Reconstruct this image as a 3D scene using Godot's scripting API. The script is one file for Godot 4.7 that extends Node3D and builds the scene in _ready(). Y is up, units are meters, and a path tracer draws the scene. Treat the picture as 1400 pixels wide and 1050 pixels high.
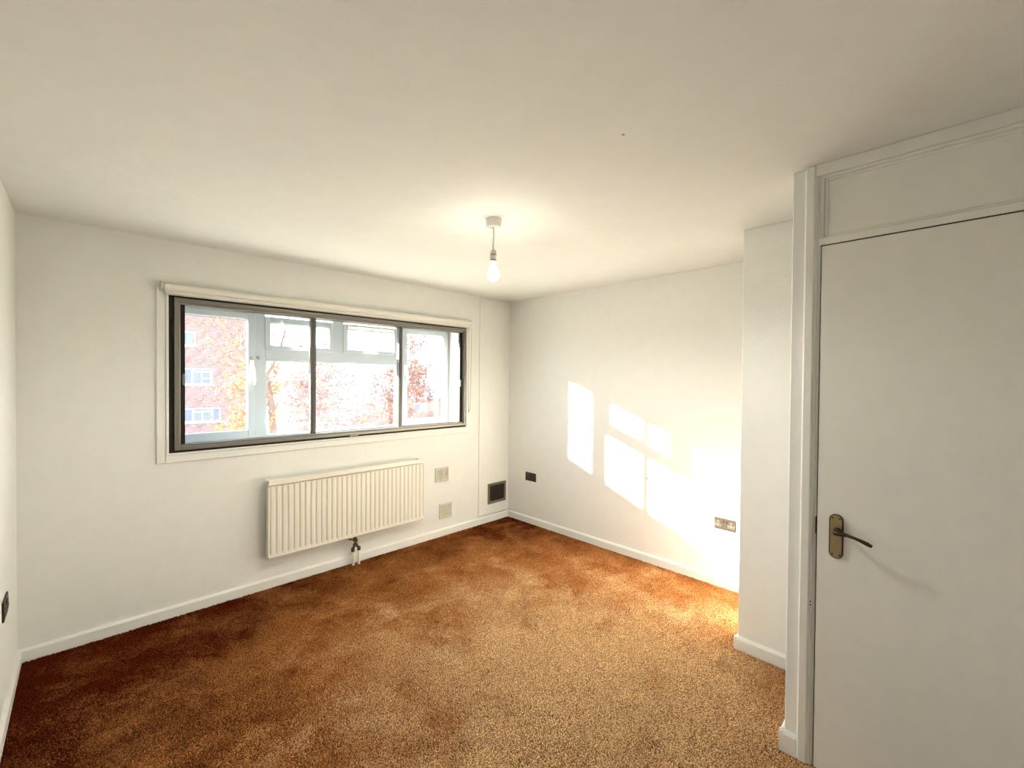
extends Node3D

# Room axes: x along the window wall to the right, y up, z from the window wall into the room.
const D := 3.337        # window wall at z = -D
const XR := 3.247       # right wall
const XL := -0.248      # left wall
const ZB := 0.80        # back wall behind the camera
const H := 2.30         # ceiling
const XD := 1.975       # face of the door frame

var M := {}
var used := {}

# ------------------------------------------------------------------ helpers
func mb() -> SurfaceTool:
	var st := SurfaceTool.new()
	st.begin(Mesh.PRIMITIVE_TRIANGLES)
	return st

func tri(st: SurfaceTool, a: Vector3, b: Vector3, c: Vector3, na: Vector3, nb: Vector3, nc: Vector3, out: Vector3) -> void:
	var n := (b - a).cross(c - a)
	st.set_normal(na); st.set_uv(Vector2(a.x + a.z, a.y)); st.add_vertex(a)
	if n.dot(out) > 0.0:
		st.set_normal(nc); st.set_uv(Vector2(c.x + c.z, c.y)); st.add_vertex(c)
		st.set_normal(nb); st.set_uv(Vector2(b.x + b.z, b.y)); st.add_vertex(b)
	else:
		st.set_normal(nb); st.set_uv(Vector2(b.x + b.z, b.y)); st.add_vertex(b)
		st.set_normal(nc); st.set_uv(Vector2(c.x + c.z, c.y)); st.add_vertex(c)

func poly(st: SurfaceTool, p: Array, out: Vector3) -> void:
	var n: Vector3 = (p[1] - p[0]).cross(p[2] - p[0]).normalized()
	if n.dot(out) < 0.0:
		n = -n
	for i in range(1, p.size() - 1):
		tri(st, p[0], p[i], p[i + 1], n, n, n, n)

func bx(st: SurfaceTool, lo: Vector3, hi: Vector3, b := 0.0) -> void:
	# box between two corners with chamfered edges
	var c := (lo + hi) * 0.5
	var h := (hi - lo) * 0.5
	b = minf(b, minf(h.x, minf(h.y, h.z)) * 0.95)
	var ax := [Vector3.RIGHT, Vector3.UP, Vector3.BACK]
	for i in 3:
		var j := (i + 1) % 3
		var k := (i + 2) % 3
		for s in [-1.0, 1.0]:
			var f: Vector3 = c + ax[i] * (h[i] * s)
			var u: Vector3 = ax[j] * (h[j] - b)
			var v: Vector3 = ax[k] * (h[k] - b)
			poly(st, [f - u - v, f + u - v, f + u + v, f - u + v], ax[i] * s)
	if b <= 0.0:
		return
	for i in 3:
		var j := (i + 1) % 3
		var k := (i + 2) % 3
		for s in [-1.0, 1.0]:
			for t in [-1.0, 1.0]:
				var e: Vector3 = ax[k] * (h[k] - b)
				var p0: Vector3 = c + ax[i] * (h[i] * s) + ax[j] * ((h[j] - b) * t)
				var p1: Vector3 = c + ax[i] * ((h[i] - b) * s) + ax[j] * (h[j] * t)
				poly(st, [p0 - e, p0 + e, p1 + e, p1 - e], ax[i] * s + ax[j] * t)
	for sx in [-1.0, 1.0]:
		for sy in [-1.0, 1.0]:
			for sz in [-1.0, 1.0]:
				var g := h - Vector3.ONE * b
				var q := Vector3(sx, sy, sz)
				poly(st, [c + q * Vector3(h.x, g.y, g.z), c + q * Vector3(g.x, h.y, g.z), c + q * Vector3(g.x, g.y, h.z)], q)

func tube(st: SurfaceTool, pts: Array, radii: Array, seg := 10, squash := Vector3.ONE) -> void:
	# round sweep through points with one radius each, capped
	var rings := []
	var nrm := []
	var d0: Vector3 = (pts[1] - pts[0]).normalized()
	var u := d0.cross(Vector3.UP if absf(d0.y) < 0.9 else Vector3.RIGHT).normalized()
	for i in pts.size():
		var d: Vector3 = (pts[mini(i + 1, pts.size() - 1)] - pts[maxi(i - 1, 0)]).normalized()
		u = (u - d * u.dot(d)).normalized()
		var v := d.cross(u)
		var r := []
		var n := []
		for k in seg:
			var a := TAU * k / seg
			var o := u * cos(a) + v * sin(a)
			r.append(pts[i] + o * radii[i] * squash)
			n.append((o / squash).normalized())
		rings.append(r)
		nrm.append(n)
	for i in pts.size() - 1:
		for k in seg:
			var l := (k + 1) % seg
			var o: Vector3 = nrm[i][k] + nrm[i][l]
			tri(st, rings[i][k], rings[i][l], rings[i + 1][l], nrm[i][k], nrm[i][l], nrm[i + 1][l], o)
			tri(st, rings[i][k], rings[i + 1][l], rings[i + 1][k], nrm[i][k], nrm[i + 1][l], nrm[i + 1][k], o)
	poly(st, rings[0], pts[0] - pts[1])
	poly(st, rings[-1], pts[-1] - pts[-2])

func lathe(st: SurfaceTool, at: Vector3, prof: Array, seg := 28, axis := Vector3.UP) -> void:
	# profile of (radius, height along the axis)
	var u := axis.cross(Vector3.RIGHT if absf(axis.x) < 0.9 else Vector3.UP).normalized()
	var v := axis.cross(u)
	for i in prof.size() - 1:
		var a: Vector2 = prof[i]
		var b: Vector2 = prof[i + 1]
		var t := b - a
		for k in seg:
			var n := []
			var p := []
			for q in [[k, a], [k + 1, a], [k + 1, b], [k, b]]:
				var w: float = TAU * q[0] / seg
				var o := u * cos(w) + v * sin(w)
				p.append(at + o * q[1].x + axis * q[1].y)
				n.append((o * t.y - axis * t.x).normalized())
			var sgn := 1.0
			if n[0].dot(p[0] - at - axis * (prof[0].y + prof[-1].y) * 0.5) < 0.0 and absf(t.x) < absf(t.y):
				sgn = -1.0
			for q in 4:
				n[q] = n[q] * sgn
			tri(st, p[0], p[1], p[2], n[0], n[1], n[2], n[0] + n[2])
			tri(st, p[0], p[2], p[3], n[0], n[2], n[3], n[0] + n[2])

func prism(st: SurfaceTool, outline: Array, axis: Vector3, depth: float) -> void:
	# flat outline pushed along the axis by depth (both caps and sides)
	var c := Vector3.ZERO
	for p in outline:
		c += p
	c /= outline.size()
	var back := []
	for p in outline:
		back.append(p + axis * depth)
	for f in [[outline, -axis], [back, axis]]:
		var cc: Vector3 = c if f[1] == -axis else c + axis * depth
		for i in outline.size():
			poly(st, [cc, f[0][i], f[0][(i + 1) % outline.size()]], f[1] * signf(depth))
	for i in outline.size():
		var j := (i + 1) % outline.size()
		var m: Vector3 = (outline[i] + outline[j]) * 0.5 - c
		poly(st, [outline[i], outline[j], back[j], back[i]], m)

func numbered(called: String) -> String:
	if not used.has(called):
		used[called] = 0
		return called
	used[called] += 1
	return "%s_%03d" % [called, used[called]]

func obj(called: String, st: SurfaceTool, m: Material, parent: Node = self) -> MeshInstance3D:
	var o := MeshInstance3D.new()
	o.mesh = st.commit()
	o.material_override = m
	o.cast_shadow = GeometryInstance3D.SHADOW_CASTING_SETTING_ON
	o.name = numbered(called) if parent == self else called
	parent.add_child(o, true)
	return o

func tag(o: Node, label: String, category: String, group := "", kind := "") -> Node:
	o.set_meta("label", label)
	o.set_meta("category", category)
	if group != "":
		o.set_meta("group", group)
	if kind != "":
		o.set_meta("kind", kind)
	return o

func thing(called: String, label: String, category: String, group := "", at := Vector3.ZERO) -> Node3D:
	var o := Node3D.new()
	o.name = numbered(called)
	add_child(o)
	o.position = at
	tag(o, label, category, group)
	return o

func mat(c: Color, rough := 0.6, metal := 0.0, spec := 0.5) -> StandardMaterial3D:
	var m := StandardMaterial3D.new()
	m.albedo_color = c
	m.roughness = rough
	m.metallic = metal
	m.metallic_specular = spec
	return m

func noise_tex(seed_: int, freq: float, lo: float, hi: float, size := 512, octaves := 4) -> ImageTexture:
	var n := FastNoiseLite.new()
	n.seed = seed_
	n.frequency = freq
	n.fractal_octaves = octaves
	var im := n.get_seamless_image(size, size)
	im.convert(Image.FORMAT_RGB8)
	for y in size:
		for x in size:
			var v: float = lerpf(lo, hi, im.get_pixel(x, y).r)
			im.set_pixel(x, y, Color(v, v, v))
	return ImageTexture.create_from_image(im)

func paint(c: Color, tex: Texture2D, bump: Texture2D, relief: float, rough := 0.7, scale := 1.0) -> StandardMaterial3D:
	var m := mat(c, rough, 0.0, 0.35)
	m.albedo_texture = tex
	m.heightmap_enabled = true
	m.heightmap_texture = bump
	m.heightmap_scale = relief
	m.uv1_triplanar = true
	m.uv1_world_triplanar = true
	m.uv1_scale = Vector3.ONE * scale
	return m

# ------------------------------------------------------------------ scene
func _ready() -> void:
	lights_and_camera()
	materials()
	room()
	window_outer()
	window_secondary()
	blind()
	door()
	radiator()
	vents()
	sockets()
	pendant()
	outside()
	carpet()

func lights_and_camera() -> void:
	var cam := Camera3D.new()
	cam.name = "camera"
	cam.fov = 83.03
	cam.near = 0.02
	cam.far = 500.0
	cam.position = Vector3(0, 1.481, 0)
	cam.rotation = Vector3(-0.012478, -0.778366, 0.0081967)
	add_child(cam)
	cam.current = true
	var e := Environment.new()
	e.tonemap_mode = Environment.TONE_MAPPER_LINEAR
	e.tonemap_exposure = 1.29
	e.background_mode = Environment.BG_SKY
	var sm := ProceduralSkyMaterial.new()
	sm.sky_top_color = Color(0.80, 0.90, 1.0)
	sm.sky_horizon_color = Color(0.96, 0.97, 1.0)
	sm.sky_curve = 0.2
	sm.ground_bottom_color = Color(0.45, 0.43, 0.40)
	sm.ground_horizon_color = Color(0.7, 0.7, 0.7)
	e.background_energy_multiplier = 6.2
	var sky := Sky.new()
	sky.sky_material = sm
	e.sky = sky
	e.sdfgi_enabled = true
	e.ssao_enabled = true
	e.ssil_enabled = true
	var we := WorldEnvironment.new()
	we.name = "environment"
	we.environment = e
	add_child(we)
	var sun := DirectionalLight3D.new()
	sun.name = "low_sun"
	sun.light_color = Color(1.0, 0.955, 0.87)
	sun.light_energy = 22.0
	sun.light_angular_distance = 0.9
	sun.shadow_enabled = true
	sun.sky_mode = DirectionalLight3D.SKY_MODE_LIGHT_ONLY
	add_child(sun)
	sun.look_at_from_position(Vector3.ZERO, Vector3(1.0, -0.50, 1.25))

func materials() -> void:
	var soft := noise_tex(3, 0.01, 0.985, 1.0)
	var peel := noise_tex(5, 0.03, 0.0, 1.0, 512, 5)
	M.wall = paint(Color(0.938, 0.939, 0.922), soft, peel, 0.05, 0.75, 1.3)
	M.ceiling = paint(Color(0.938, 0.939, 0.922), soft, peel, 0.06, 0.85, 1.1)
	M.gloss = paint(Color(0.938, 0.939, 0.922), soft, peel, 0.04, 0.38, 1.0)
	M.door = paint(Color(0.932, 0.927, 0.90), soft, peel, 0.03, 0.5, 1.7)
	M.upvc = mat(Color(0.61, 0.655, 0.685), 0.35)
	M.reveal = mat(Color(0.88, 0.88, 0.87), 0.5)
	M.alu = mat(Color(0.51, 0.495, 0.465), 0.42, 0.7)
	M.alu_dark = mat(Color(0.35, 0.34, 0.325), 0.4, 0.7)
	M.rubber = mat(Color(0.10, 0.075, 0.06), 0.75)
	M.seal = mat(Color(0.05, 0.04, 0.035), 0.8)
	M.glass = mat(Color(1, 1, 1, 0.02), 0.0)
	M.glass.transparency = BaseMaterial3D.TRANSPARENCY_ALPHA
	M.enamel = mat(Color(0.93, 0.915, 0.87), 0.35)
	M.white_plastic = mat(Color(0.93, 0.92, 0.89), 0.4)
	M.old_plastic = mat(Color(0.82, 0.80, 0.74), 0.5)
	M.brass = mat(Color(0.36, 0.29, 0.20), 0.45, 0.6)
	M.bronze = mat(Color(0.58, 0.51, 0.37), 0.42, 0.4)
	M.bronze_dark = mat(Color(0.26, 0.21, 0.16), 0.35, 0.6)
	M.nickel = mat(Color(0.17, 0.145, 0.12), 0.45, 0.3)
	M.black = mat(Color(0.02, 0.018, 0.016), 0.7)
	M.pin = mat(Color(0.36, 0.33, 0.30), 0.4)
	M.grille = mat(Color(0.47, 0.42, 0.35), 0.45, 0.2)
	M.fabric = mat(Color(0.93, 0.92, 0.88), 0.8)
	M.cord = mat(Color(0.80, 0.78, 0.72), 0.6)

# ------------------------------------------------------------------ the room
func struct(called: String, st: SurfaceTool, m: Material, label: String, category: String) -> MeshInstance3D:
	var o := obj(called, st, m)
	tag(o, label, category, "", "structure")
	return o

func skirting(st: SurfaceTool, a: Vector3, b: Vector3, out: Vector3, h := 0.072, t := 0.016) -> void:
	# a board with a sloped top arris, from a to b along the floor, standing proud towards out
	var up := Vector3.UP
	var prof := [Vector3.ZERO, out * t, out * t + up * (h - 0.012), out * (t - 0.008) + up * h, up * h]
	var pa := []
	for p in prof:
		pa.append(a + p)
	prism(st, pa, (b - a).normalized(), (b - a).length())

func room() -> void:
	var W := 0.34
	var st := mb()
	bx(st, Vector3(XL - W, -0.2, -D - W), Vector3(XR + W, -0.004, ZB + W))
	M.backing = mat(Color(0.32, 0.14, 0.06), 0.95)
	var floor_ := struct("floor", st, M.backing, "rust brown twist pile carpet covering the whole room floor", "floor")
	M.floor_node = floor_
	st = mb()
	bx(st, Vector3(XL - W, H, -D - W), Vector3(XR + W, H + 0.2, ZB + W))
	var ceil_ := struct("ceiling", st, M.ceiling, "plain cream white painted ceiling over the empty room", "ceiling")
	st = mb()
	lathe(st, Vector3(1.286, H, -0.784), [Vector2(0.0, -0.002), Vector2(0.004, -0.001), Vector2(0.006, 0.0)], 10)
	obj("paint_chip", st, mat(Color(0.68, 0.66, 0.60), 0.8), ceil_)

	# window wall with the opening
	var x0 := 0.362
	var x1 := 2.652
	var y0 := 1.006
	var y1 := 1.972
	st = mb()
	bx(st, Vector3(XL - W, 0, -D - W), Vector3(x0, H, -D))
	bx(st, Vector3(x0, 0, -D - W), Vector3(x1, y0, -D))
	bx(st, Vector3(x0, y1, -D - W), Vector3(x1, H, -D))
	# groove of the boxed corner at x = 2.828
	bx(st, Vector3(x1, 0, -D - W), Vector3(2.826, H, -D))
	bx(st, Vector3(2.826, 0, -D - W), Vector3(XR + W, H, -D - 0.014))
	var ww := struct("wall_window", st, M.wall, "cream painted wall holding the wide window above the radiator", "wall")
	st = mb()
	bx(st, Vector3(2.833, 0.077, -D - 0.014), Vector3(XR - 0.001, H - 0.004, -D - 0.001), 0.002)
	obj("corner_panel", st, M.wall, ww)
	# linings of the opening
	st = mb()
	var zo := -D - 0.25
	bx(st, Vector3(x0, y0, zo), Vector3(x0 + 0.004, y1, -D - 0.01))
	bx(st, Vector3(x1 - 0.004, y0, zo), Vector3(x1, y1, -D - 0.01))
	bx(st, Vector3(x0, y1 - 0.004, zo), Vector3(x1, y1, -D - 0.01))
	bx(st, Vector3(x0, y0, zo), Vector3(x1, y0 + 0.006, -D - 0.01))
	var rv := obj("reveal_lining", st, M.reveal, ww)
	rv.set_meta("label", "white lining of the deep window recess")

	st = mb()
	bx(st, Vector3(XR, 0, -D - W), Vector3(XR + W, H, ZB + W))
	var wr := struct("wall_right", st, M.wall, "cream wall catching the slanted patches of low sunlight", "wall")
	for p in [[-1.727, 0.679], [-1.63, 0.672]]:
		st = mb()
		lathe(st, Vector3(XR, p[1], p[0]), [Vector2(0.0, 0.0022), Vector2(0.0035, 0.002), Vector2(0.005, 0.0)], 10, Vector3.LEFT)
		obj("screw_hole", st, mat(Color(0.45, 0.42, 0.37), 0.8), wr)
	st = mb()
	bx(st, Vector3(XL - W, 0, -D - W), Vector3(XL, H, ZB + W))
	struct("wall_left", st, M.wall, "cream wall along the left edge with a dark socket", "wall")
	st = mb()
	bx(st, Vector3(XL - W, 0, ZB), Vector3(XR + W, H, ZB + W))
	struct("wall_back", st, M.wall, "plain cream wall behind the camera, opposite the window", "wall")
	# boxed projection in front of the right wall
	st = mb()
	bx(st, Vector3(2.566, 0, -0.81), Vector3(XR + 0.02, H, -0.455), 0.003)
	struct("wall_projection", st, M.wall, "narrow white projecting wall between the sunlit wall and the door", "wall")
	# return wall beside the door and the wall the door stands in
	st = mb()
	bx(st, Vector3(1.997, 0, -0.452), Vector3(XR + 0.02, H, -0.36), 0.003)
	struct("wall_return", st, M.wall, "narrow end of the partition wall just left of the door frame", "wall")
	st = mb()
	bx(st, Vector3(2.0, 0, 0.47), Vector3(2.09, H, ZB))
	bx(st, Vector3(2.10, 0, -0.36), Vector3(2.14, H, ZB))
	struct("wall_door", st, M.wall, "cream partition wall in which the storey high door frame stands", "wall")

	# skirting boards
	st = mb()
	skirting(st, Vector3(XL, 0, -D), Vector3(XR, 0, -D), Vector3.BACK)
	struct("baseboard_window", st, M.gloss, "cream skirting board running under the radiator and vents", "skirting board")
	st = mb()
	skirting(st, Vector3(XR, 0, -D + 0.0165), Vector3(XR, 0, -0.81), Vector3.LEFT)
	struct("baseboard_right", st, M.gloss, "cream skirting board along the foot of the sunlit wall", "skirting board")
	st = mb()
	skirting(st, Vector3(XL, 0, -D + 0.0165), Vector3(XL, 0, ZB), Vector3.RIGHT)
	struct("baseboard_left", st, M.gloss, "cream skirting board at the foot of the left wall", "skirting board")
	st = mb()
	skirting(st, Vector3(2.55, 0, -0.8105), Vector3(XR - 0.017, 0, -0.8105), Vector3.FORWARD)
	skirting(st, Vector3(2.5655, 0, -0.826), Vector3(2.5655, 0, -0.4685), Vector3.LEFT)
	var sk := struct("baseboard_projection", st, M.gloss, "white skirting board wrapping the projecting wall, scuffed near its end", "skirting board")
	st = mb()
	bx(st, Vector3(2.5485, 0.052, -0.556), Vector3(2.551, 0.063, -0.548), 0.001)
	obj("scuff_mark", st, mat(Color(0.4, 0.36, 0.36), 0.9), sk)
	st = mb()
	skirting(st, Vector3(1.981, 0, -0.4525), Vector3(2.547, 0, -0.4525), Vector3.FORWARD, 0.085)
	skirting(st, Vector3(1.9965, 0, -0.4685), Vector3(1.9965, 0, -0.4085), Vector3.LEFT, 0.085)
	struct("baseboard_return", st, M.gloss, "short white skirting board round the partition end beside the door frame", "skirting board")

	# architrave round the window
	st = mb()
	bx(st, Vector3(0.305, 0.950, -D), Vector3(0.350, 2.006, -D + 0.012), 0.003)
	bx(st, Vector3(0.348, 0.950, -D), Vector3(2.663, 1.000, -D + 0.012), 0.003)
	bx(st, Vector3(2.661, 0.950, -D), Vector3(2.693, 2.006, -D + 0.010), 0.003)
	bx(st, Vector3(0.348, 1.980, -D), Vector3(2.663, 2.006, -D + 0.012), 0.003)
	bx(st, Vector3(0.349, 0.998, -D), Vector3(0.3635, 1.985, -D + 0.019), 0.003)
	bx(st, Vector3(2.650, 0.998, -D), Vector3(2.663, 1.985, -D + 0.019), 0.003)
	bx(st, Vector3(0.349, 0.997, -D), Vector3(2.663, 1.009, -D + 0.019), 0.003)
	bx(st, Vector3(0.349, 1.970, -D), Vector3(2.663, 1.985, -D + 0.019), 0.003)
	struct("trim_1", st, M.gloss, "cream stepped wooden architrave framing the window opening", "trim")

# ------------------------------------------------------------------ windows
func rect_frame(st: SurfaceTool, x0: float, y0: float, x1: float, y1: float, l: float, b: float, r: float, t: float, z0: float, z1: float, bev := 0.003) -> void:
	bx(st, Vector3(x0, y0, z0), Vector3(x0 + l, y1, z1), bev)
	bx(st, Vector3(x1 - r, y0, z0), Vector3(x1, y1, z1), bev)
	bx(st, Vector3(x0 + l - 0.002, y0, z0), Vector3(x1 - r + 0.002, y0 + b, z1), bev)
	bx(st, Vector3(x0 + l - 0.002, y1 - t, z0), Vector3(x1 - r + 0.002, y1, z1), bev)

func pane(parent: Node, x0: float, y0: float, x1: float, y1: float, z: float, m: Material) -> MeshInstance3D:
	var st := mb()
	poly(st, [Vector3(x0, y0, z), Vector3(x1, y0, z), Vector3(x1, y1, z), Vector3(x0, y1, z)], Vector3.BACK)
	return obj("glass_pane", st, m, parent)

func window_outer() -> void:
	var w := Node3D.new()
	w.name = "window_1"
	add_child(w)
	tag(w, "white plastic window of casements and fanlights deep behind the aluminium glazing", "window", "", "structure")
	var zf := -D - 0.25     # face towards the room
	var zb := -D - 0.32
	var st := mb()
	rect_frame(st, 0.362, 1.006, 2.652, 1.972, 0.044, 0.032, 0.036, 0.028, zb, zf - 0.012)
	bx(st, Vector3(0.886, 1.03, zb), Vector3(0.962, 1.95, zf - 0.010), 0.004)
	bx(st, Vector3(2.055, 1.03, zb), Vector3(2.118, 1.95, zf - 0.010), 0.004)
	bx(st, Vector3(0.96, 1.606, zb), Vector3(2.057, 1.686, zf - 0.010), 0.004)
	bx(st, Vector3(1.470, 1.68, zb), Vector3(1.553, 1.95, zf - 0.010), 0.004)
	obj("frame", st, M.upvc, w)
	# opening sashes, each with its own pane and handle
	for s in [["casement", 0.404, 1.034, 0.892, 1.940, 0.044], ["casement", 2.112, 1.034, 2.620, 1.940, 0.048], ["fanlight", 0.958, 1.682, 1.472, 1.928, 0.036], ["fanlight", 1.550, 1.682, 2.059, 1.928, 0.036]]:
		st = mb()
		var b: float = 0.055 if s[0] == "casement" else 0.028
		rect_frame(st, s[1], s[2], s[3], s[4], s[5], b, s[5], 0.042, zf - 0.05, zf, 0.004)
		# glazing beads
		rect_frame(st, s[1] + s[5] - 0.003, s[2] + b - 0.003, s[3] - s[5] + 0.003, s[4] - 0.039, 0.007, 0.007, 0.007, 0.007, zf - 0.034, zf - 0.008, 0.003)
		var sash := obj(s[0], st, M.upvc, w)
		st = mb()
		rect_frame(st, s[1] + s[5] - 0.002, s[2] + b - 0.002, s[3] - s[5] + 0.002, s[4] - 0.040, 0.008, 0.008, 0.008, 0.008, zf - 0.040, zf - 0.034, 0.001)
		obj("glazing_seal", st, mat(Color(0.18, 0.18, 0.19), 0.8), sash)
		pane(sash, s[1] + s[5], s[2] + b, s[3] - s[5], s[4] - 0.042, zf - 0.036, M.glass)
		if s[0] == "casement":
			dirt_film(sash, s[1] + s[5], s[2] + b, s[3] - s[5], s[4] - 0.042, zf - 0.037, 0.017 if s[1] < 1.0 else 0.014, 0.0, 1.0, 12)
		# handle
		st = mb()
		var hx: float
		if s[0] == "casement":
			hx = s[3] - 0.022 if s[1] < 1.0 else s[1] + 0.022
			bx(st, Vector3(hx - 0.013, 1.50, zf - 0.001), Vector3(hx + 0.013, 1.60, zf + 0.010), 0.004)
			var sd := 0.012 if s[1] < 1.0 else 0.006
			tube(st, [Vector3(hx, 1.555, zf + 0.005), Vector3(hx, 1.552, zf + 0.034), Vector3(hx + sd * 0.3, 1.53, zf + 0.04), Vector3(hx + sd, 1.46, zf + 0.036), Vector3(hx + sd * 0.8, 1.42, zf + 0.034)], [0.011, 0.011, 0.010, 0.008, 0.007], 10)
		else:
			hx = (s[1] + s[3]) * 0.5 + 0.02
			bx(st, Vector3(hx - 0.045, 1.686, zf - 0.001), Vector3(hx + 0.03, 1.708, zf + 0.010), 0.004)
			tube(st, [Vector3(hx + 0.012, 1.697, zf + 0.005), Vector3(hx + 0.012, 1.697, zf + 0.03), Vector3(hx - 0.01, 1.700, zf + 0.036), Vector3(hx - 0.09, 1.712, zf + 0.034)], [0.010, 0.010, 0.009, 0.006], 10)
		obj("handle", st, M.white_plastic, sash)
	# trickle vent on the right-hand fanlight
	st = mb()
	bx(st, Vector3(1.60, 1.894, zf - 0.002), Vector3(2.0, 1.914, zf + 0.012), 0.004)
	bx(st, Vector3(1.585, 1.890, zf - 0.002), Vector3(1.60, 1.918, zf + 0.010), 0.003)
	bx(st, Vector3(2.0, 1.890, zf - 0.002), Vector3(2.015, 1.918, zf + 0.010), 0.003)
	obj("trickle_vent", st, M.white_plastic, w)
	# screws of the restrictor beside the left mullion
	for p in [[0.868, 1.618], [0.915, 1.620]]:
		st = mb()
		lathe(st, Vector3(p[0], p[1], zf - 0.010), [Vector2(0.0, 0.016), Vector2(0.009, 0.015), Vector2(0.012, 0.010), Vector2(0.012, 0.0)], 12, Vector3.BACK)
		obj("lock_stud", st, mat(Color(0.55, 0.56, 0.6), 0.3, 0.8), w)
	# fixed light, its glass misted
	st = mb()
	rect_frame(st, 0.960, 1.034, 2.059, 1.608, 0.012, 0.012, 0.012, 0.012, zf - 0.045, zf - 0.014, 0.004)
	var fx := obj("fixed_light", st, M.upvc, w)
	pane(fx, 0.968, 1.04, 2.05, 1.60, zf - 0.040, M.glass)
	dirt_film(fx, 0.968, 1.04, 2.05, 1.60, zf - 0.039, 0.048, 0.05, 0.85, 11)

func dirt_film(parent: Node, x0: float, y0: float, x1: float, y1: float, z: float, much: float, ramp: float, stop: float, seed_: int) -> void:
	# dried streaks and dust on the outside of the glass, which the low sun lights up
	var im := Image.create(256, 128, false, Image.FORMAT_RGBA8)
	var n := FastNoiseLite.new()
	n.seed = seed_
	n.frequency = 0.02
	n.fractal_octaves = 5
	for y in 128:
		for x in 256:
			var u := x / 255.0
			var a := lerpf(0.25, 1.0, smoothstep(ramp, ramp + 0.06, u) * (1.0 - smoothstep(stop, stop + 0.13, u)))
			a *= much * (1.0 + 0.7 * n.get_noise_2d(x, y * 2.0) + 0.25 * n.get_noise_2d(x * 6.0, y * 1.2))
			im.set_pixel(x, y, Color(1, 1, 1, clampf(a, 0.0, 0.9)))
	var mist := mat(Color(0.90, 0.95, 1.0), 0.9, 0.0, 0.0)
	mist.albedo_texture = ImageTexture.create_from_image(im)
	mist.transparency = BaseMaterial3D.TRANSPARENCY_ALPHA
	mist.backlight_enabled = true
	mist.backlight = Color(0.9, 0.95, 1.0)
	var st := mb()
	var q := [Vector3(x0, y0, z), Vector3(x1, y0, z), Vector3(x1, y1, z), Vector3(x0, y1, z)]
	var uv := [Vector2(0, 1), Vector2(1, 1), Vector2(1, 0), Vector2(0, 0)]
	for i in [0, 3, 2, 0, 2, 1]:
		st.set_normal(Vector3.BACK); st.set_uv(uv[i]); st.add_vertex(q[i])
	var film := obj("dirt_film", st, mist, parent)
	film.set_meta("label", "pale dirty film on the glass")

func window_secondary() -> void:
	var w := Node3D.new()
	w.name = "window_2"
	add_child(w)
	tag(w, "grey aluminium secondary glazing of three sliding panels flush with the wall", "window", "", "structure")
	var st := mb()
	# dark gasket against the architrave, thick at the left
	rect_frame(st, 0.363, 1.0085, 2.651, 1.9705, 0.030, 0.018, 0.012, 0.014, -D - 0.03, -D + 0.004, 0.001)
	obj("gasket", st, M.rubber, w)
	for y in [1.105, 1.32, 1.56, 1.80]:
		st = mb()
		bx(st, Vector3(0.366, y, -D + 0.003), Vector3(0.390, y + 0.010, -D + 0.008), 0.001)
		obj("gasket_clip", st, M.seal, w)
	st = mb()
	bx(st, Vector3(1.492, 1.010, -D), Vector3(1.562, 1.030, -D + 0.010), 0.001)
	obj("sill_clip", st, M.alu, w)
	# fixed frame, two steps
	st = mb()
	rect_frame(st, 0.390, 1.024, 2.640, 1.958, 0.028, 0.022, 0.022, 0.022, -D - 0.05, -D + 0.022, 0.002)
	rect_frame(st, 0.416, 1.044, 2.620, 1.938, 0.005, 0.014, 0.005, 0.018, -D - 0.05, -D + 0.008, 0.002)
	obj("frame", st, M.alu, w)
	# panels: stiles, rails, pane
	for p in [[0.420, 1.237, -0.016, 0.026, 0.038], [1.200, 1.963, -0.038, 0.036, 0.034], [1.929, 2.617, -0.016, 0.034, 0.028]]:
		var z: float = -D + p[2]
		st = mb()
		var left_seal: bool = p[0] < 1.0
		var right_seal: bool = p[1] > 2.2
		if not left_seal:
			bx(st, Vector3(p[0], 1.05, z - 0.009), Vector3(p[0] + p[3], 1.93, z + 0.009), 0.003)
		if not right_seal:
			bx(st, Vector3(p[1] - p[4], 1.05, z - 0.009), Vector3(p[1], 1.93, z + 0.009), 0.003)
			bx(st, Vector3(p[1] - p[4] * 0.62, 1.05, z - 0.009), Vector3(p[1] - p[4] * 0.38, 1.93, z + 0.013), 0.002)
		bx(st, Vector3(p[0], 1.045, z - 0.008), Vector3(p[1], 1.062, z + 0.008), 0.002)
		bx(st, Vector3(p[0], 1.916, z - 0.008), Vector3(p[1], 1.94, z + 0.008), 0.002)
		var sash := obj("sliding_panel", st, M.alu_dark, w)
		st = mb()
		if left_seal:
			bx(st, Vector3(p[0], 1.05, z - 0.02), Vector3(p[0] + p[3], 1.93, z + 0.009), 0.002)
			obj("brush_seal", st, M.seal, sash)
		if right_seal:
			bx(st, Vector3(p[1] - p[4], 1.05, z - 0.02), Vector3(p[1], 1.93, z + 0.009), 0.002)
			obj("brush_seal", st, M.seal, sash)
		pane(sash, p[0] + 0.01, 1.055, p[1] - 0.01, 1.925, z, M.glass)
		st = mb()
		if left_seal:
			bx(st, Vector3(0.430, 1.425, z + 0.006), Vector3(0.446, 1.495, z + 0.018), 0.003)
			obj("catch", st, M.alu, sash)
		if right_seal:
			bx(st, Vector3(2.583, 1.40, z + 0.006), Vector3(2.599, 1.465, z + 0.018), 0.003)
			obj("catch", st, M.upvc, sash)

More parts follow.
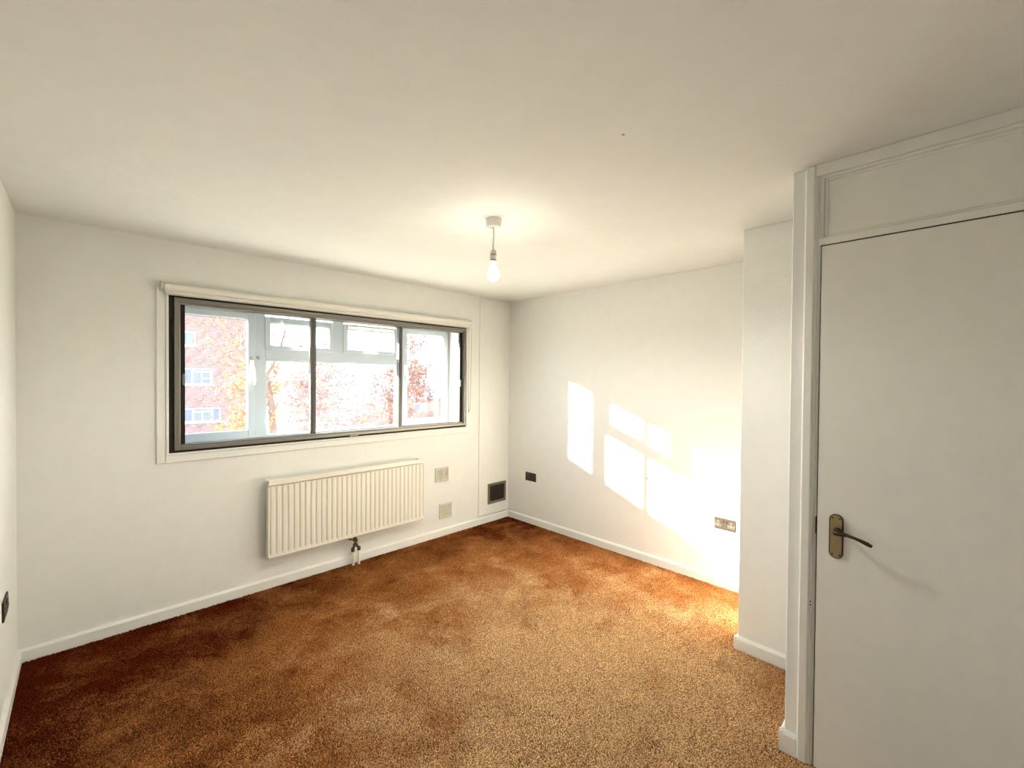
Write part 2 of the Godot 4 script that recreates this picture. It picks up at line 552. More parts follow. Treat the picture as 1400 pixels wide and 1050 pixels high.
func blind() -> void:
	var t := thing("roller_blind", "white roller blind rolled up along the top of the window", "blind")
	var z := -D + 0.036
	var y := 2.014
	var st := mb()
	tube(st, [Vector3(0.343, y, z), Vector3(2.672, y, z)], [0.0215, 0.0215], 24)
	obj("fabric_roll", st, M.fabric, t)
	st = mb()
	bx(st, Vector3(0.345, 1.974, z - 0.006), Vector3(2.668, 1.991, z + 0.004), 0.003)
	bx(st, Vector3(0.350, 1.985, z - 0.002), Vector3(2.665, 2.01, z), 0.0)
	obj("bottom_bar", st, M.fabric, t)
	for s in [[0.322, 0.342, M.old_plastic], [2.673, 2.690, M.white_plastic]]:
		st = mb()
		bx(st, Vector3(s[0], y - 0.026, -D + 0.0121), Vector3(s[0] + 0.004, y + 0.026, z + 0.018), 0.001)
		tube(st, [Vector3(s[0], y, z), Vector3(s[1], y, z)], [0.020, 0.017], 20)
		obj("bracket", st, s[2], t)
	# chain loop at the right-hand end, beads on a cord
	st = mb()
	var pts := []
	var rad := []
	for i in 25:
		pts.append(Vector3(2.670, y - 0.034 * i, z - 0.012 + 0.004 * sin(i * 0.3)))
	pts.append(Vector3(2.674, 1.172, z - 0.012))
	pts.append(Vector3(2.684, 1.168, z - 0.012))
	for i in 25:
		pts.append(Vector3(2.692 + 0.0006 * i, 1.178 + 0.033 * i, z - 0.012))
	for i in pts.size():
		rad.append(0.0018)
	tube(st, pts, rad, 6)
	var ch := obj("chain", st, mat(Color(0.62, 0.59, 0.53), 0.5), t)
	st = mb()
	tube(st, [Vector3(2.676, 1.150, z - 0.012), Vector3(2.676, 1.178, z - 0.012)], [0.0045, 0.0035], 8)
	obj("chain_connector", st, mat(Color(0.55, 0.53, 0.48), 0.5), ch)

# ------------------------------------------------------------------ door
func door() -> void:
	var zl := -0.353
	var zr := 0.413
	var top := 1.990
	var st := mb()
	# posts with a rounded arris and a stepped inner edge
	for s in [[-0.4075, -0.372, -0.360, -1.0], [0.426, 0.4615, 0.417, 1.0]]:
		bx(st, Vector3(XD, 0, s[0]), Vector3(2.10, H, s[1]), 0.006)
	bx(st, Vector3(XD + 0.008, 0, -0.376), Vector3(2.10, H, -0.3645), 0.003)
	bx(st, Vector3(XD + 0.016, 0, -0.367), Vector3(2.10, H, zl - 0.003), 0.002)
	bx(st, Vector3(XD + 0.008, 0, zr + 0.007), Vector3(2.10, H, 0.43), 0.003)
	bx(st, Vector3(XD + 0.016, 0, zr + 0.003), Vector3(2.10, H, zr + 0.010), 0.002)
	# door stop behind the gap
	bx(st, Vector3(XD + 0.060, 0, -0.36), Vector3(2.10, top + 0.01, zl + 0.012), 0.001)
	bx(st, Vector3(XD + 0.060, 0, zr - 0.012), Vector3(2.10, top + 0.01, zr + 0.010), 0.001)
	bx(st, Vector3(XD + 0.060, top - 0.012, zl), Vector3(2.10, top + 0.01, zr), 0.001)
	# head rail over the door, top rail under the ceiling
	bx(st, Vector3(XD + 0.008, top + 0.004, -0.3645), Vector3(2.10, 2.022, 0.42), 0.003)
	bx(st, Vector3(XD + 0.004, 2.256, -0.3745), Vector3(2.10, H, 0.43), 0.003)
	# beads round the overpanel, in two steps at the top and the sides
	for k in 2:
		var o := 0.011 * k
		bx(st, Vector3(XD + 0.012 + 0.006 * k, 2.245 - o, -0.358), Vector3(2.10, 2.257 - o, 0.418), 0.003)
		bx(st, Vector3(XD + 0.012 + 0.006 * k, 2.02, -0.3585 + o), Vector3(2.10, 2.25, -0.347 + o), 0.003)
		bx(st, Vector3(XD + 0.012 + 0.006 * k, 2.02, 0.409 - o), Vector3(2.10, 2.25, 0.420 - o), 0.003)
	bx(st, Vector3(XD + 0.018, 2.020, -0.350), Vector3(2.10, 2.033, 0.41), 0.003)
	var fr := struct("trim_2", st, M.door, "cream storey high door frame with a panel above the door", "door frame")
	st = mb()
	bx(st, Vector3(XD + 0.026, 2.022, -0.345), Vector3(XD + 0.036, 2.246, 0.405), 0.001)
	obj("over_panel", st, M.door, fr)
	for p in [0.622, 0.634]:
		st = mb()
		lathe(st, Vector3(XD + 0.008, p, -0.370), [Vector2(0.0, 0.0015), Vector2(0.002, 0.0012), Vector2(0.0028, 0.0)], 8, Vector3.LEFT)
		obj("nail_hole", st, M.seal, fr)
	st = mb()
	bx(st, Vector3(XD + 0.0165, 0.012, zl - 0.0032), Vector3(XD + 0.052, top + 0.003, zl - 0.0002))
	bx(st, Vector3(XD + 0.0125, top + 0.0003, zl - 0.003), Vector3(XD + 0.052, top + 0.0042, zr + 0.003))
	obj("gap_shade", st, M.black, fr)  # black strips added in the door gap to paint its shade
	st = mb()
	bx(st, Vector3(XD + 0.009, 0.90, zl - 0.0055), Vector3(XD + 0.04, 0.965, zl - 0.002), 0.001)
	obj("strike_plate", st, M.bronze_dark, fr)

	var d := Node3D.new()
	d.name = "door_1"
	add_child(d)
	tag(d, "flush cream painted door with a bronze lever handle", "door", "", "structure")
	st = mb()
	bx(st, Vector3(XD + 0.010, 0.004, zl), Vector3(XD + 0.054, top, zr), 0.002)
	obj("leaf", st, M.door, d)
	# handle: arched plate, raised rim, lever, screws, latch
	var xf := XD + 0.010
	var hn := Node3D.new()
	hn.name = "handle"
	d.add_child(hn)
	hn.set_meta("label", "bronze lever handle on an arched plate")
	var zc := -0.293
	var outline := []
	var inner := []
	var hw := 0.0215
	for half in [[0.968, 0.021, 1.0], [0.846, 0.021, -1.0]]:
		for i in 13:
			var a := PI * i / 12.0
			var c: float = cos(a) * half[2]
			outline.append(Vector3(xf, half[0] + half[2] * half[1] * sin(a), zc + hw * c))
			inner.append(Vector3(xf - 0.006, half[0] + half[2] * (half[1] - 0.003) * sin(a), zc + (hw - 0.004) * c))
	st = mb()
	prism(st, outline, Vector3.LEFT, 0.006)
	obj("back_plate", st, M.bronze_dark, hn)
	st = mb()
	prism(st, inner, Vector3.LEFT, 0.0025)
	obj("plate_face", st, M.bronze, hn)
	for p in [[0.974, -0.011], [0.974, 0.011], [0.840, -0.011], [0.840, 0.011]]:
		st = mb()
		lathe(st, Vector3(xf - 0.0085, p[0], zc + p[1]), [Vector2(0.0, 0.0012), Vector2(0.0022, 0.001), Vector2(0.003, 0.0)], 10, Vector3.LEFT)
		obj("screw", st, M.black, hn)
	st = mb()
	var y := 0.930
	lathe(st, Vector3(xf - 0.0085, y, zc + 0.004), [Vector2(0.012, 0.0), Vector2(0.0115, 0.006), Vector2(0.0085, 0.010), Vector2(0.008, 0.036)], 18, Vector3.LEFT)
	var lp := [Vector3(xf - 0.040, y, zc - 0.003), Vector3(xf - 0.048, y + 0.001, zc + 0.003), Vector3(xf - 0.050, y + 0.002, zc + 0.018), Vector3(xf - 0.050, y + 0.001, zc + 0.038), Vector3(xf - 0.050, y - 0.003, zc + 0.058), Vector3(xf - 0.049, y - 0.009, zc + 0.078), Vector3(xf - 0.047, y - 0.016, zc + 0.096), Vector3(xf - 0.046, y - 0.021, zc + 0.107)]
	tube(st, lp, [0.004, 0.0090, 0.0085, 0.0062, 0.0052, 0.0060, 0.0072, 0.0050], 14)
	obj("lever", st, M.bronze_dark, hn)

# ------------------------------------------------------------------ radiator
func radiator() -> void:
	var t := thing("radiator", "white ribbed panel radiator on the wall under the window", "radiator")
	var x0 := 0.889
	var x1 := 2.122
	var zf := -D + 0.092
	var zb := -D + 0.040
	var y0 := 0.236
	var y1 := 0.742
	# ribbed front: profile along x swept in y, closing to a flat sheet at both ends
	var n := 32
	var pitch := (x1 - x0 - 0.014) / n
	var xs := []
	var zs := []
	xs.append(x0); zs.append(0.0)
	for i in n:
		var a := x0 + 0.007 + pitch * i
		for q in [[0.0, -0.009], [0.10, -0.009], [0.22, -0.0015], [0.32, 0.0], [0.68, 0.0], [0.78, -0.0015], [0.90, -0.009]]:
			xs.append(a + pitch * q[0])
			zs.append(q[1])
	xs.append(x1 - 0.007); zs.append(-0.009)
	xs.append(x1); zs.append(-0.002)
	zs[0] = -0.002
	var ys := [y0 + 0.016, y0 + 0.022, y0 + 0.034, y1 - 0.034, y1 - 0.022, y1 - 0.014]
	var ks := [0.0, 0.35, 1.0, 1.0, 0.5, 0.5]
	var st := mb()
	for j in ys.size() - 1:
		for i in xs.size() - 1:
			var p := []
			for q in [[i, j], [i + 1, j], [i + 1, j + 1], [i, j + 1]]:
				p.append(Vector3(xs[q[0]], ys[q[1]], zf + zs[q[0]] * ks[q[1]]))
			poly(st, p, Vector3.BACK)
	# back and sides of the panel
	bx(st, Vector3(x0, y0 + 0.01, zb), Vector3(x1, y1 - 0.01, zf - 0.0095), 0.002)
	bx(st, Vector3(x0, y0, zb + 0.01), Vector3(x1, y0 + 0.018, zf + 0.001), 0.005)
	obj("panel", st, M.enamel, t)
	st = mb()
	# top grille: front lip and slotted top
	bx(st, Vector3(x0 - 0.001, y1 - 0.006, zf - 0.014), Vector3(x1 - 0.004, y1 + 0.030, zf + 0.002), 0.003)
	bx(st, Vector3(x0 - 0.001, y1 + 0.006, zb - 0.012), Vector3(x0 + 0.012, y1 + 0.028, zf), 0.002)
	bx(st, Vector3(x1 - 0.045, y1 + 0.006, zb - 0.012), Vector3(x1 - 0.034, y1 + 0.028, zf), 0.002)
	for i in 48:
		var a := x0 + 0.02 + (x1 - x0 - 0.07) * i / 47.0
		bx(st, Vector3(a, y1 + 0.010, zb - 0.010), Vector3(a + 0.012, y1 + 0.016, zf - 0.01))
	bx(st, Vector3(x0, y1 + 0.010, zb - 0.014), Vector3(x1 - 0.034, y1 + 0.030, zb - 0.008), 0.001)
	obj("top_grille", st, M.enamel, t)
	for x in [x0 + 0.18, x1 - 0.18]:
		st = mb()
		bx(st, Vector3(x, y0 + 0.06, -D + 0.0005), Vector3(x + 0.04, y1 - 0.06, zb + 0.001), 0.002)
		obj("wall_bracket", st, M.enamel, t)
	# valve and the two tails into the floor
	var zv := -D + 0.052
	st = mb()
	tube(st, [Vector3(1.512, y0 + 0.004, zv + 0.012), Vector3(1.512, 0.196, zv + 0.012)], [0.011, 0.011], 12)
	tube(st, [Vector3(1.512, 0.203, zv), Vector3(1.512, 0.203, zv + 0.026)], [0.016, 0.016], 14)
	tube(st, [Vector3(1.512, 0.20, zv + 0.01), Vector3(1.514, 0.168, zv + 0.004)], [0.0075, 0.0075], 10)
	tube(st, [Vector3(1.505, 0.162, zv), Vector3(1.534, 0.162, zv)], [0.013, 0.013], 12)
	tube(st, [Vector3(1.514, 0.158, zv), Vector3(1.499, 0.132, zv)], [0.010, 0.011], 10)
	tube(st, [Vector3(1.526, 0.158, zv), Vector3(1.548, 0.132, zv)], [0.010, 0.011], 10)
	tube(st, [Vector3(1.499, 0.140, zv), Vector3(1.499, 0.112, zv)], [0.0135, 0.0135], 6)
	tube(st, [Vector3(1.548, 0.140, zv), Vector3(1.548, 0.112, zv)], [0.0135, 0.0135], 6)
	tube(st, [Vector3(1.46, 0.222, zv + 0.012), Vector3(1.502, 0.208, zv + 0.012)], [0.006, 0.007], 8)
	var v := obj("valve", st, M.brass, t)
	v.set_meta("label", "tarnished brass valve")
	for x in [1.502, 1.546]:
		st = mb()
		tube(st, [Vector3(x, 0.114, zv), Vector3(x + 0.003, 0.06, zv), Vector3(x, -0.003, zv)], [0.0095, 0.0095, 0.0105], 12)
		obj("pipe", st, M.enamel, t)

# ------------------------------------------------------------------ vents and sockets
func plaster_vent(x: float, y: float, w: float, h: float, label: String) -> void:
	var t := thing("wall_vent", label, "vent", "white louvred wall vents", Vector3(x, y, -D))
	var st := mb()
	rect_frame(st, -w / 2, -h / 2, w / 2, h / 2, 0.014, 0.014, 0.014, 0.014, 0.0003, 0.012, 0.002)
	obj("frame", st, M.old_plastic, t)
	st = mb()
	bx(st, Vector3(-w / 2 + 0.012, -h / 2 + 0.012, 0.0005), Vector3(w / 2 - 0.012, h / 2 - 0.012, 0.002))
	obj("back", st, mat(Color(0.17, 0.16, 0.145), 0.9), t)
	var n := 11
	for i in n:
		var yy := -h / 2 + 0.014 + (h - 0.028) * (i + 0.5) / n
		st = mb()
		var s := (h - 0.028) / n * 0.36
		prism(st, [Vector3(-w / 2 + 0.013, yy - s, 0.009), Vector3(-w / 2 + 0.013, yy - s + 0.003, 0.0105), Vector3(-w / 2 + 0.013, yy + s, 0.004), Vector3(-w / 2 + 0.013, yy + s - 0.003, 0.003)], Vector3.RIGHT, w - 0.026)
		obj("slat", st, M.old_plastic, t)
	st = mb()
	bx(st, Vector3(-0.004, -h / 2 + 0.012, 0.009), Vector3(0.004, h / 2 - 0.012, 0.0125), 0.001)
	obj("centre_bar", st, M.old_plastic, t)

func vents() -> void:
	plaster_vent(2.377, 0.581, 0.149, 0.131, "upper of two white louvred vents beside the radiator")
	plaster_vent(2.419, 0.236, 0.143, 0.140, "lower of two white louvred vents, just above the skirting board")
	var t := thing("air_grille", "square bronze framed grille with a black core in the corner panel", "grille", "", Vector3(3.078, 0.289, -D - 0.001))
	var st := mb()
	rect_frame(st, -0.128, -0.106, 0.128, 0.106, 0.026, 0.026, 0.026, 0.026, 0.0005, 0.010, 0.003)
	obj("frame", st, M.grille, t)
	st = mb()
	bx(st, Vector3(-0.104, -0.082, 0.0005), Vector3(0.104, 0.082, 0.002))
	obj("back", st, M.black, t)
	for i in 12:
		st = mb()
		var yy := -0.076 + 0.152 * i / 11.0
		bx(st, Vector3(-0.103, yy - 0.002, 0.002), Vector3(0.103, yy + 0.002, 0.007), 0.0005)
		obj("slat", st, M.bronze_dark, t)
	for i in 5:
		st = mb()
		var xx := -0.07 + 0.035 * i
		bx(st, Vector3(xx - 0.001, -0.082, 0.002), Vector3(xx + 0.001, 0.082, 0.0055))
		obj("mullion", st, M.bronze_dark, t)

func socket(at: Vector3, turn: float, label: String, outlets: bool) -> void:
	# plate faces +z of its own node
	var t := thing("power_socket" if outlets else "aerial_socket", label, "socket", "dark metal wall plates", at)
	t.rotation.y = turn
	var w := 0.0735
	var h := 0.043
	var st := mb()
	bx(st, Vector3(-w, -h, 0.0003), Vector3(w, h, 0.007), 0.0035)
	obj("plate", st, M.nickel, t)
	if outlets:
		for s in [-1.0, 1.0]:
			var cx: float = s * 0.044
			st = mb()
			bx(st, Vector3(cx - 0.025, -0.030, 0.006), Vector3(cx + 0.025, 0.022, 0.008), 0.001)
			var inset := obj("outlet", st, mat(Color(0.15, 0.13, 0.11), 0.4), t)
			for p in [[0.0, 0.010, 0.004, 0.008], [-0.011, -0.012, 0.0065, 0.004], [0.011, -0.012, 0.0065, 0.004]]:
				st = mb()
				var a: float = cx + p[0]
				bx(st, Vector3(a - p[2] - 0.0025, p[1] - p[3] - 0.0025, 0.0078), Vector3(a + p[2] + 0.0025, p[1] + p[3] + 0.0025, 0.0092), 0.0008)
				obj("pin_surround", st, M.pin, inset)
				st = mb()
				bx(st, Vector3(a - p[2], p[1] - p[3], 0.009), Vector3(a + p[2], p[1] + p[3], 0.0096))
				obj("pin_hole", st, M.black, inset)
			st = mb()
			var rx: float = s * 0.011
			bx(st, Vector3(rx - 0.006, 0.012, 0.006), Vector3(rx + 0.006, 0.032, 0.011), 0.002)
			obj("rocker_switch", st, M.bronze_dark, t)
		for s in [-1.0, 1.0]:
			st = mb()
			lathe(st, Vector3(s * 0.066, 0.0, 0.007), [Vector2(0.0, 0.0014), Vector2(0.003, 0.001), Vector2(0.0038, 0.0)], 12, Vector3.BACK)
			obj("screw", st, M.pin, t)
	else:
		st = mb()
		lathe(st, Vector3(-0.004, 0.010, 0.006), [Vector2(0.0, 0.001), Vector2(0.006, 0.001), Vector2(0.006, 0.006), Vector2(0.010, 0.006), Vector2(0.011, 0.0)], 18, Vector3.BACK)
		obj("aerial_outlet", st, M.black, t)
		st = mb()
		bx(st, Vector3(0.022, -0.020, 0.006), Vector3(0.046, 0.020, 0.0085), 0.001)
		obj("blank_module", st, M.bronze_dark, t)
		for s in [-1.0, 1.0]:
			st = mb()
			lathe(st, Vector3(s * 0.066, 0.0, 0.007), [Vector2(0.0, 0.0014), Vector2(0.003, 0.001), Vector2(0.0038, 0.0)], 12, Vector3.BACK)
			obj("screw", st, M.bronze_dark, t)

func sockets() -> void:
	socket(Vector3(XR, 0.479, -3.007), -PI / 2, "small dark aerial plate on the right wall near the window corner", false)
	socket(Vector3(XR, 0.455, -1.120), -PI / 2, "dark double power socket in the sunlight beside the projecting wall", true)
	socket(Vector3(XL, 0.485, -2.835), PI / 2, "dark double power socket on the left wall, cut by the picture edge", true)

# ------------------------------------------------------------------ pendant
func pendant() -> void:
	var p := Vector3(1.504, H, -1.670)
	var t := thing("pendant_lamp", "bare glowing light bulb hanging on a short cord from the ceiling", "lamp", "", p)
	var st := mb()
	lathe(st, Vector3.ZERO, [Vector2(0.042, -0.0002), Vector2(0.041, -0.018), Vector2(0.039, -0.022), Vector2(0.0385, -0.036), Vector2(0.035, -0.041), Vector2(0.010, -0.043), Vector2(0.006, -0.048), Vector2(0.0, -0.049)], 36)
	obj("ceiling_rose", st, M.white_plastic, t)
	st = mb()
	tube(st, [Vector3(0, -0.045, 0), Vector3(0.002, -0.08, 0.001), Vector3(0, -0.12, -0.001), Vector3(-0.002, -0.150, 0), Vector3(-0.001, -0.165, 0)], [0.0035, 0.0035, 0.0035, 0.0035, 0.0035], 8)
	obj("cord", st, M.cord, t)
	st = mb()
	lathe(st, Vector3.ZERO, [Vector2(0.0045, -0.152), Vector2(0.008, -0.155), Vector2(0.0145, -0.164), Vector2(0.0175, -0.176), Vector2(0.018, -0.180), Vector2(0.014, -0.181), Vector2(0.014, -0.185), Vector2(0.0185, -0.186), Vector2(0.018, -0.206), Vector2(0.0145, -0.207), Vector2(0.0145, -0.211), Vector2(0.018, -0.212), Vector2(0.0172, -0.219), Vector2(0.013, -0.220)], 28)
	obj("lamp_holder", st, mat(Color(0.85, 0.83, 0.78), 0.45), t)
	for y in [-0.183, -0.209]:
		st = mb()
		lathe(st, Vector3.ZERO, [Vector2(0.0142, y - 0.002), Vector2(0.0152, y - 0.0018), Vector2(0.0152, y + 0.0018), Vector2(0.0142, y + 0.002)], 28)
		obj("dark_gap_ring", st, mat(Color(0.35, 0.32, 0.28), 0.7), t)  # dark rings added to darken the gaps of the holder
	st = mb()
	var prof := [Vector2(0.0115, -0.214), Vector2(0.012, -0.228), Vector2(0.015, -0.238), Vector2(0.024, -0.254)]
	for i in 13:
		var a := -0.55 + (PI / 2 + 0.55) * i / 12.0
		prof.append(Vector2(0.033 * cos(a), -0.279 - 0.033 * sin(a) - 0.006))
	prof[-1].x = 0.0
	lathe(st, Vector3.ZERO, prof, 32)
	var glow := mat(Color(1, 0.97, 0.9), 0.4)
	glow.emission_enabled = true
	glow.emission = Color(1.0, 0.93, 0.78)
	glow.emission_energy_multiplier = 6.0
	obj("light_bulb", st, glow, t)
	# an LED bulb: most of its light leaves below the opaque cap
	var l := SpotLight3D.new()
	l.name = "bulb_light"
	l.light_color = Color(1.0, 0.985, 0.94)
	l.light_energy = 0.95
	l.light_size = 0.04
	l.spot_angle = 89.0
	l.spot_angle_attenuation = 0.42
	l.spot_range = 12.0
	l.spot_attenuation = 2.0
	l.shadow_enabled = true
	l.position = Vector3(0, -0.290, 0)
	l.rotation = Vector3(-PI / 2, 0, 0)
	t.add_child(l)
	var g := OmniLight3D.new()
	g.name = "bulb_glow"
	g.light_color = Color(1.0, 0.985, 0.94)
	g.light_energy = 0.042
	g.light_size = 0.03
	g.omni_range = 12.0
	g.omni_attenuation = 2.0
	g.shadow_enabled = true
	g.position = Vector3(0, -0.280, 0)
	t.add_child(g)

# ------------------------------------------------------------------ outside
func brick_tex(base: Color, mortar: Color, seed_: int) -> ImageTexture:
	# 8 courses by 4 bricks; colour and joints of brickwork too far off to pick its bricks apart
	var w := 256
	var h := 256
	var im := Image.create(w, h, false, Image.FORMAT_RGB8)
	var rng := RandomNumberGenerator.new()
	rng.seed = seed_
	im.fill(mortar)
	for r in 8:
		for c in 5:
			var v := rng.randf_range(0.75, 1.2)
			var x := c * 64 - (32 if r % 2 else 0)
			var col := Color(base.r * v, base.g * v * rng.randf_range(0.92, 1.05), base.b * v)
			im.fill_rect(Rect2i(maxi(x, 0) + 3, r * 32 + 3, 58 - maxi(-x, 0), 26), col)
	return ImageTexture.create_from_image(im)

func facade_window(b: Node, x0: float, y0: float, x1: float, y1: float, z: float, splits: Array, m: Material, dark: Material, fan := true) -> void:
	var st := mb()
	rect_frame(st, x0, y0, x1, y1, 0.07, 0.08, 0.07, 0.07, z - 0.03, z + 0.05, 0.0)
	for s in splits:
		bx(st, Vector3(s - 0.05, y0, z - 0.03), Vector3(s + 0.05, y1, z + 0.05))
	if fan and splits.size() > 1:
		bx(st, Vector3(splits[0], y1 - 0.30, z - 0.03), Vector3(splits[1], y1 - 0.20, z + 0.05))
		bx(st, Vector3((splits[0] + splits[1]) / 2 - 0.03, y0, z - 0.02), Vector3((splits[0] + splits[1]) / 2 + 0.03, y1 - 0.25, z + 0.04))
	bx(st, Vector3(x0 - 0.1, y0 - 0.09, z - 0.02), Vector3(x1 + 0.1, y0, z + 0.14))
	var w := obj("window", st, m, b)
	var edges := [x0 + 0.06]
	edges.append_array(splits)
	edges.append(x1 - 0.06)
	for i in edges.size() - 1:
		st = mb()
		bx(st, Vector3(edges[i], y0 + 0.06, z - 0.03), Vector3(edges[i + 1], y1 - 0.06, z + 0.01))
		obj("pane", st, dark, w)

func tree(at: Vector3, seed_: int, forks: Array, clusters: Array, leaf: Array, count: int, label: String, bark: Color, leaf_size: float) -> void:
	# forks: lists of points for trunk and branches with (start radius, end radius); clusters: centre, radius, weight
	var t := thing("autumn_tree", label, "tree", "", at)
	var rng := RandomNumberGenerator.new()
	rng.seed = seed_
	var st := mb()
	var twigs := []
	for f in forks:
		var pts := []
		var rad := []
		var n: int = f[0].size()
		for i in n:
			pts.append(f[0][i])
			rad.append(lerpf(f[1], f[2], float(i) / (n - 1)))
		tube(st, pts, rad, 7)
		for i in range(1, n):
			for k in 3:
				var a: Vector3 = pts[i - 1].lerp(pts[i], rng.randf())
				var dir: Vector3 = (pts[i] - pts[i - 1]).normalized()
				var b := a + (dir + Vector3(rng.randf_range(-1, 1), rng.randf_range(-0.4, 1), rng.randf_range(-1, 1))).normalized() * rng.randf_range(0.3, 0.9)
				tube(st, [a, a.lerp(b, 0.5) + Vector3(0, 0.04, 0), b], [0.016, 0.011, 0.005], 5)
				twigs.append(b)
	obj("trunk", st, mat(bark, 0.9), t)
	# leaves as one scattered mass
	var lm := mb()
	for q in [[Vector3(-0.5, 0, 0), Vector3(0, 0.12, 0.35), Vector3(0.5, 0, 0), Vector3(0, -0.08, -0.35)]]:
		var nn := Vector3.UP
		tri(lm, q[0], q[1], q[2], nn, nn, nn, nn)
		tri(lm, q[0], q[2], q[3], nn, nn, nn, nn)
	var mm := MultiMesh.new()
	mm.transform_format = MultiMesh.TRANSFORM_3D
	mm.use_colors = true
	mm.mesh = lm.commit()
	mm.instance_count = count
	var total := 0.0
	for c in clusters:
		total += c[2]
	for i in count:
		var r := rng.randf() * total
		var k := 0
		while k < clusters.size() - 1 and r > clusters[k][2]:
			r -= clusters[k][2]
			k += 1
		var v := Vector3(rng.randfn(), rng.randfn(), rng.randfn()) * 0.5
		var p: Vector3 = clusters[k][0] + v * clusters[k][1]
		if rng.randf() < 0.15 and twigs.size():
			p = twigs[rng.randi() % twigs.size()] + v * 0.2
		var bs := Basis.from_euler(Vector3(rng.randf() * TAU, rng.randf() * TAU, rng.randf() * TAU)).scaled(Vector3.ONE * leaf_size * rng.randf_range(0.6, 1.3))
		mm.set_instance_transform(i, Transform3D(bs, p))
		var c0: Color = leaf[rng.randi() % leaf.size()]
		mm.set_instance_color(i, (c0 * rng.randf_range(0.46, 0.86)).srgb_to_linear())
	var lf := StandardMaterial3D.new()
	lf.albedo_color = Color.WHITE
	lf.vertex_color_use_as_albedo = true
	lf.roughness = 0.7
	lf.backlight_enabled = true
	lf.backlight = Color(0.35, 0.35, 0.35)
	var mi := MultiMeshInstance3D.new()
	mi.multimesh = mm
	mi.material_override = lf
	mi.name = "leaves"
	t.add_child(mi)
	mi.set_meta("kind", "stuff")

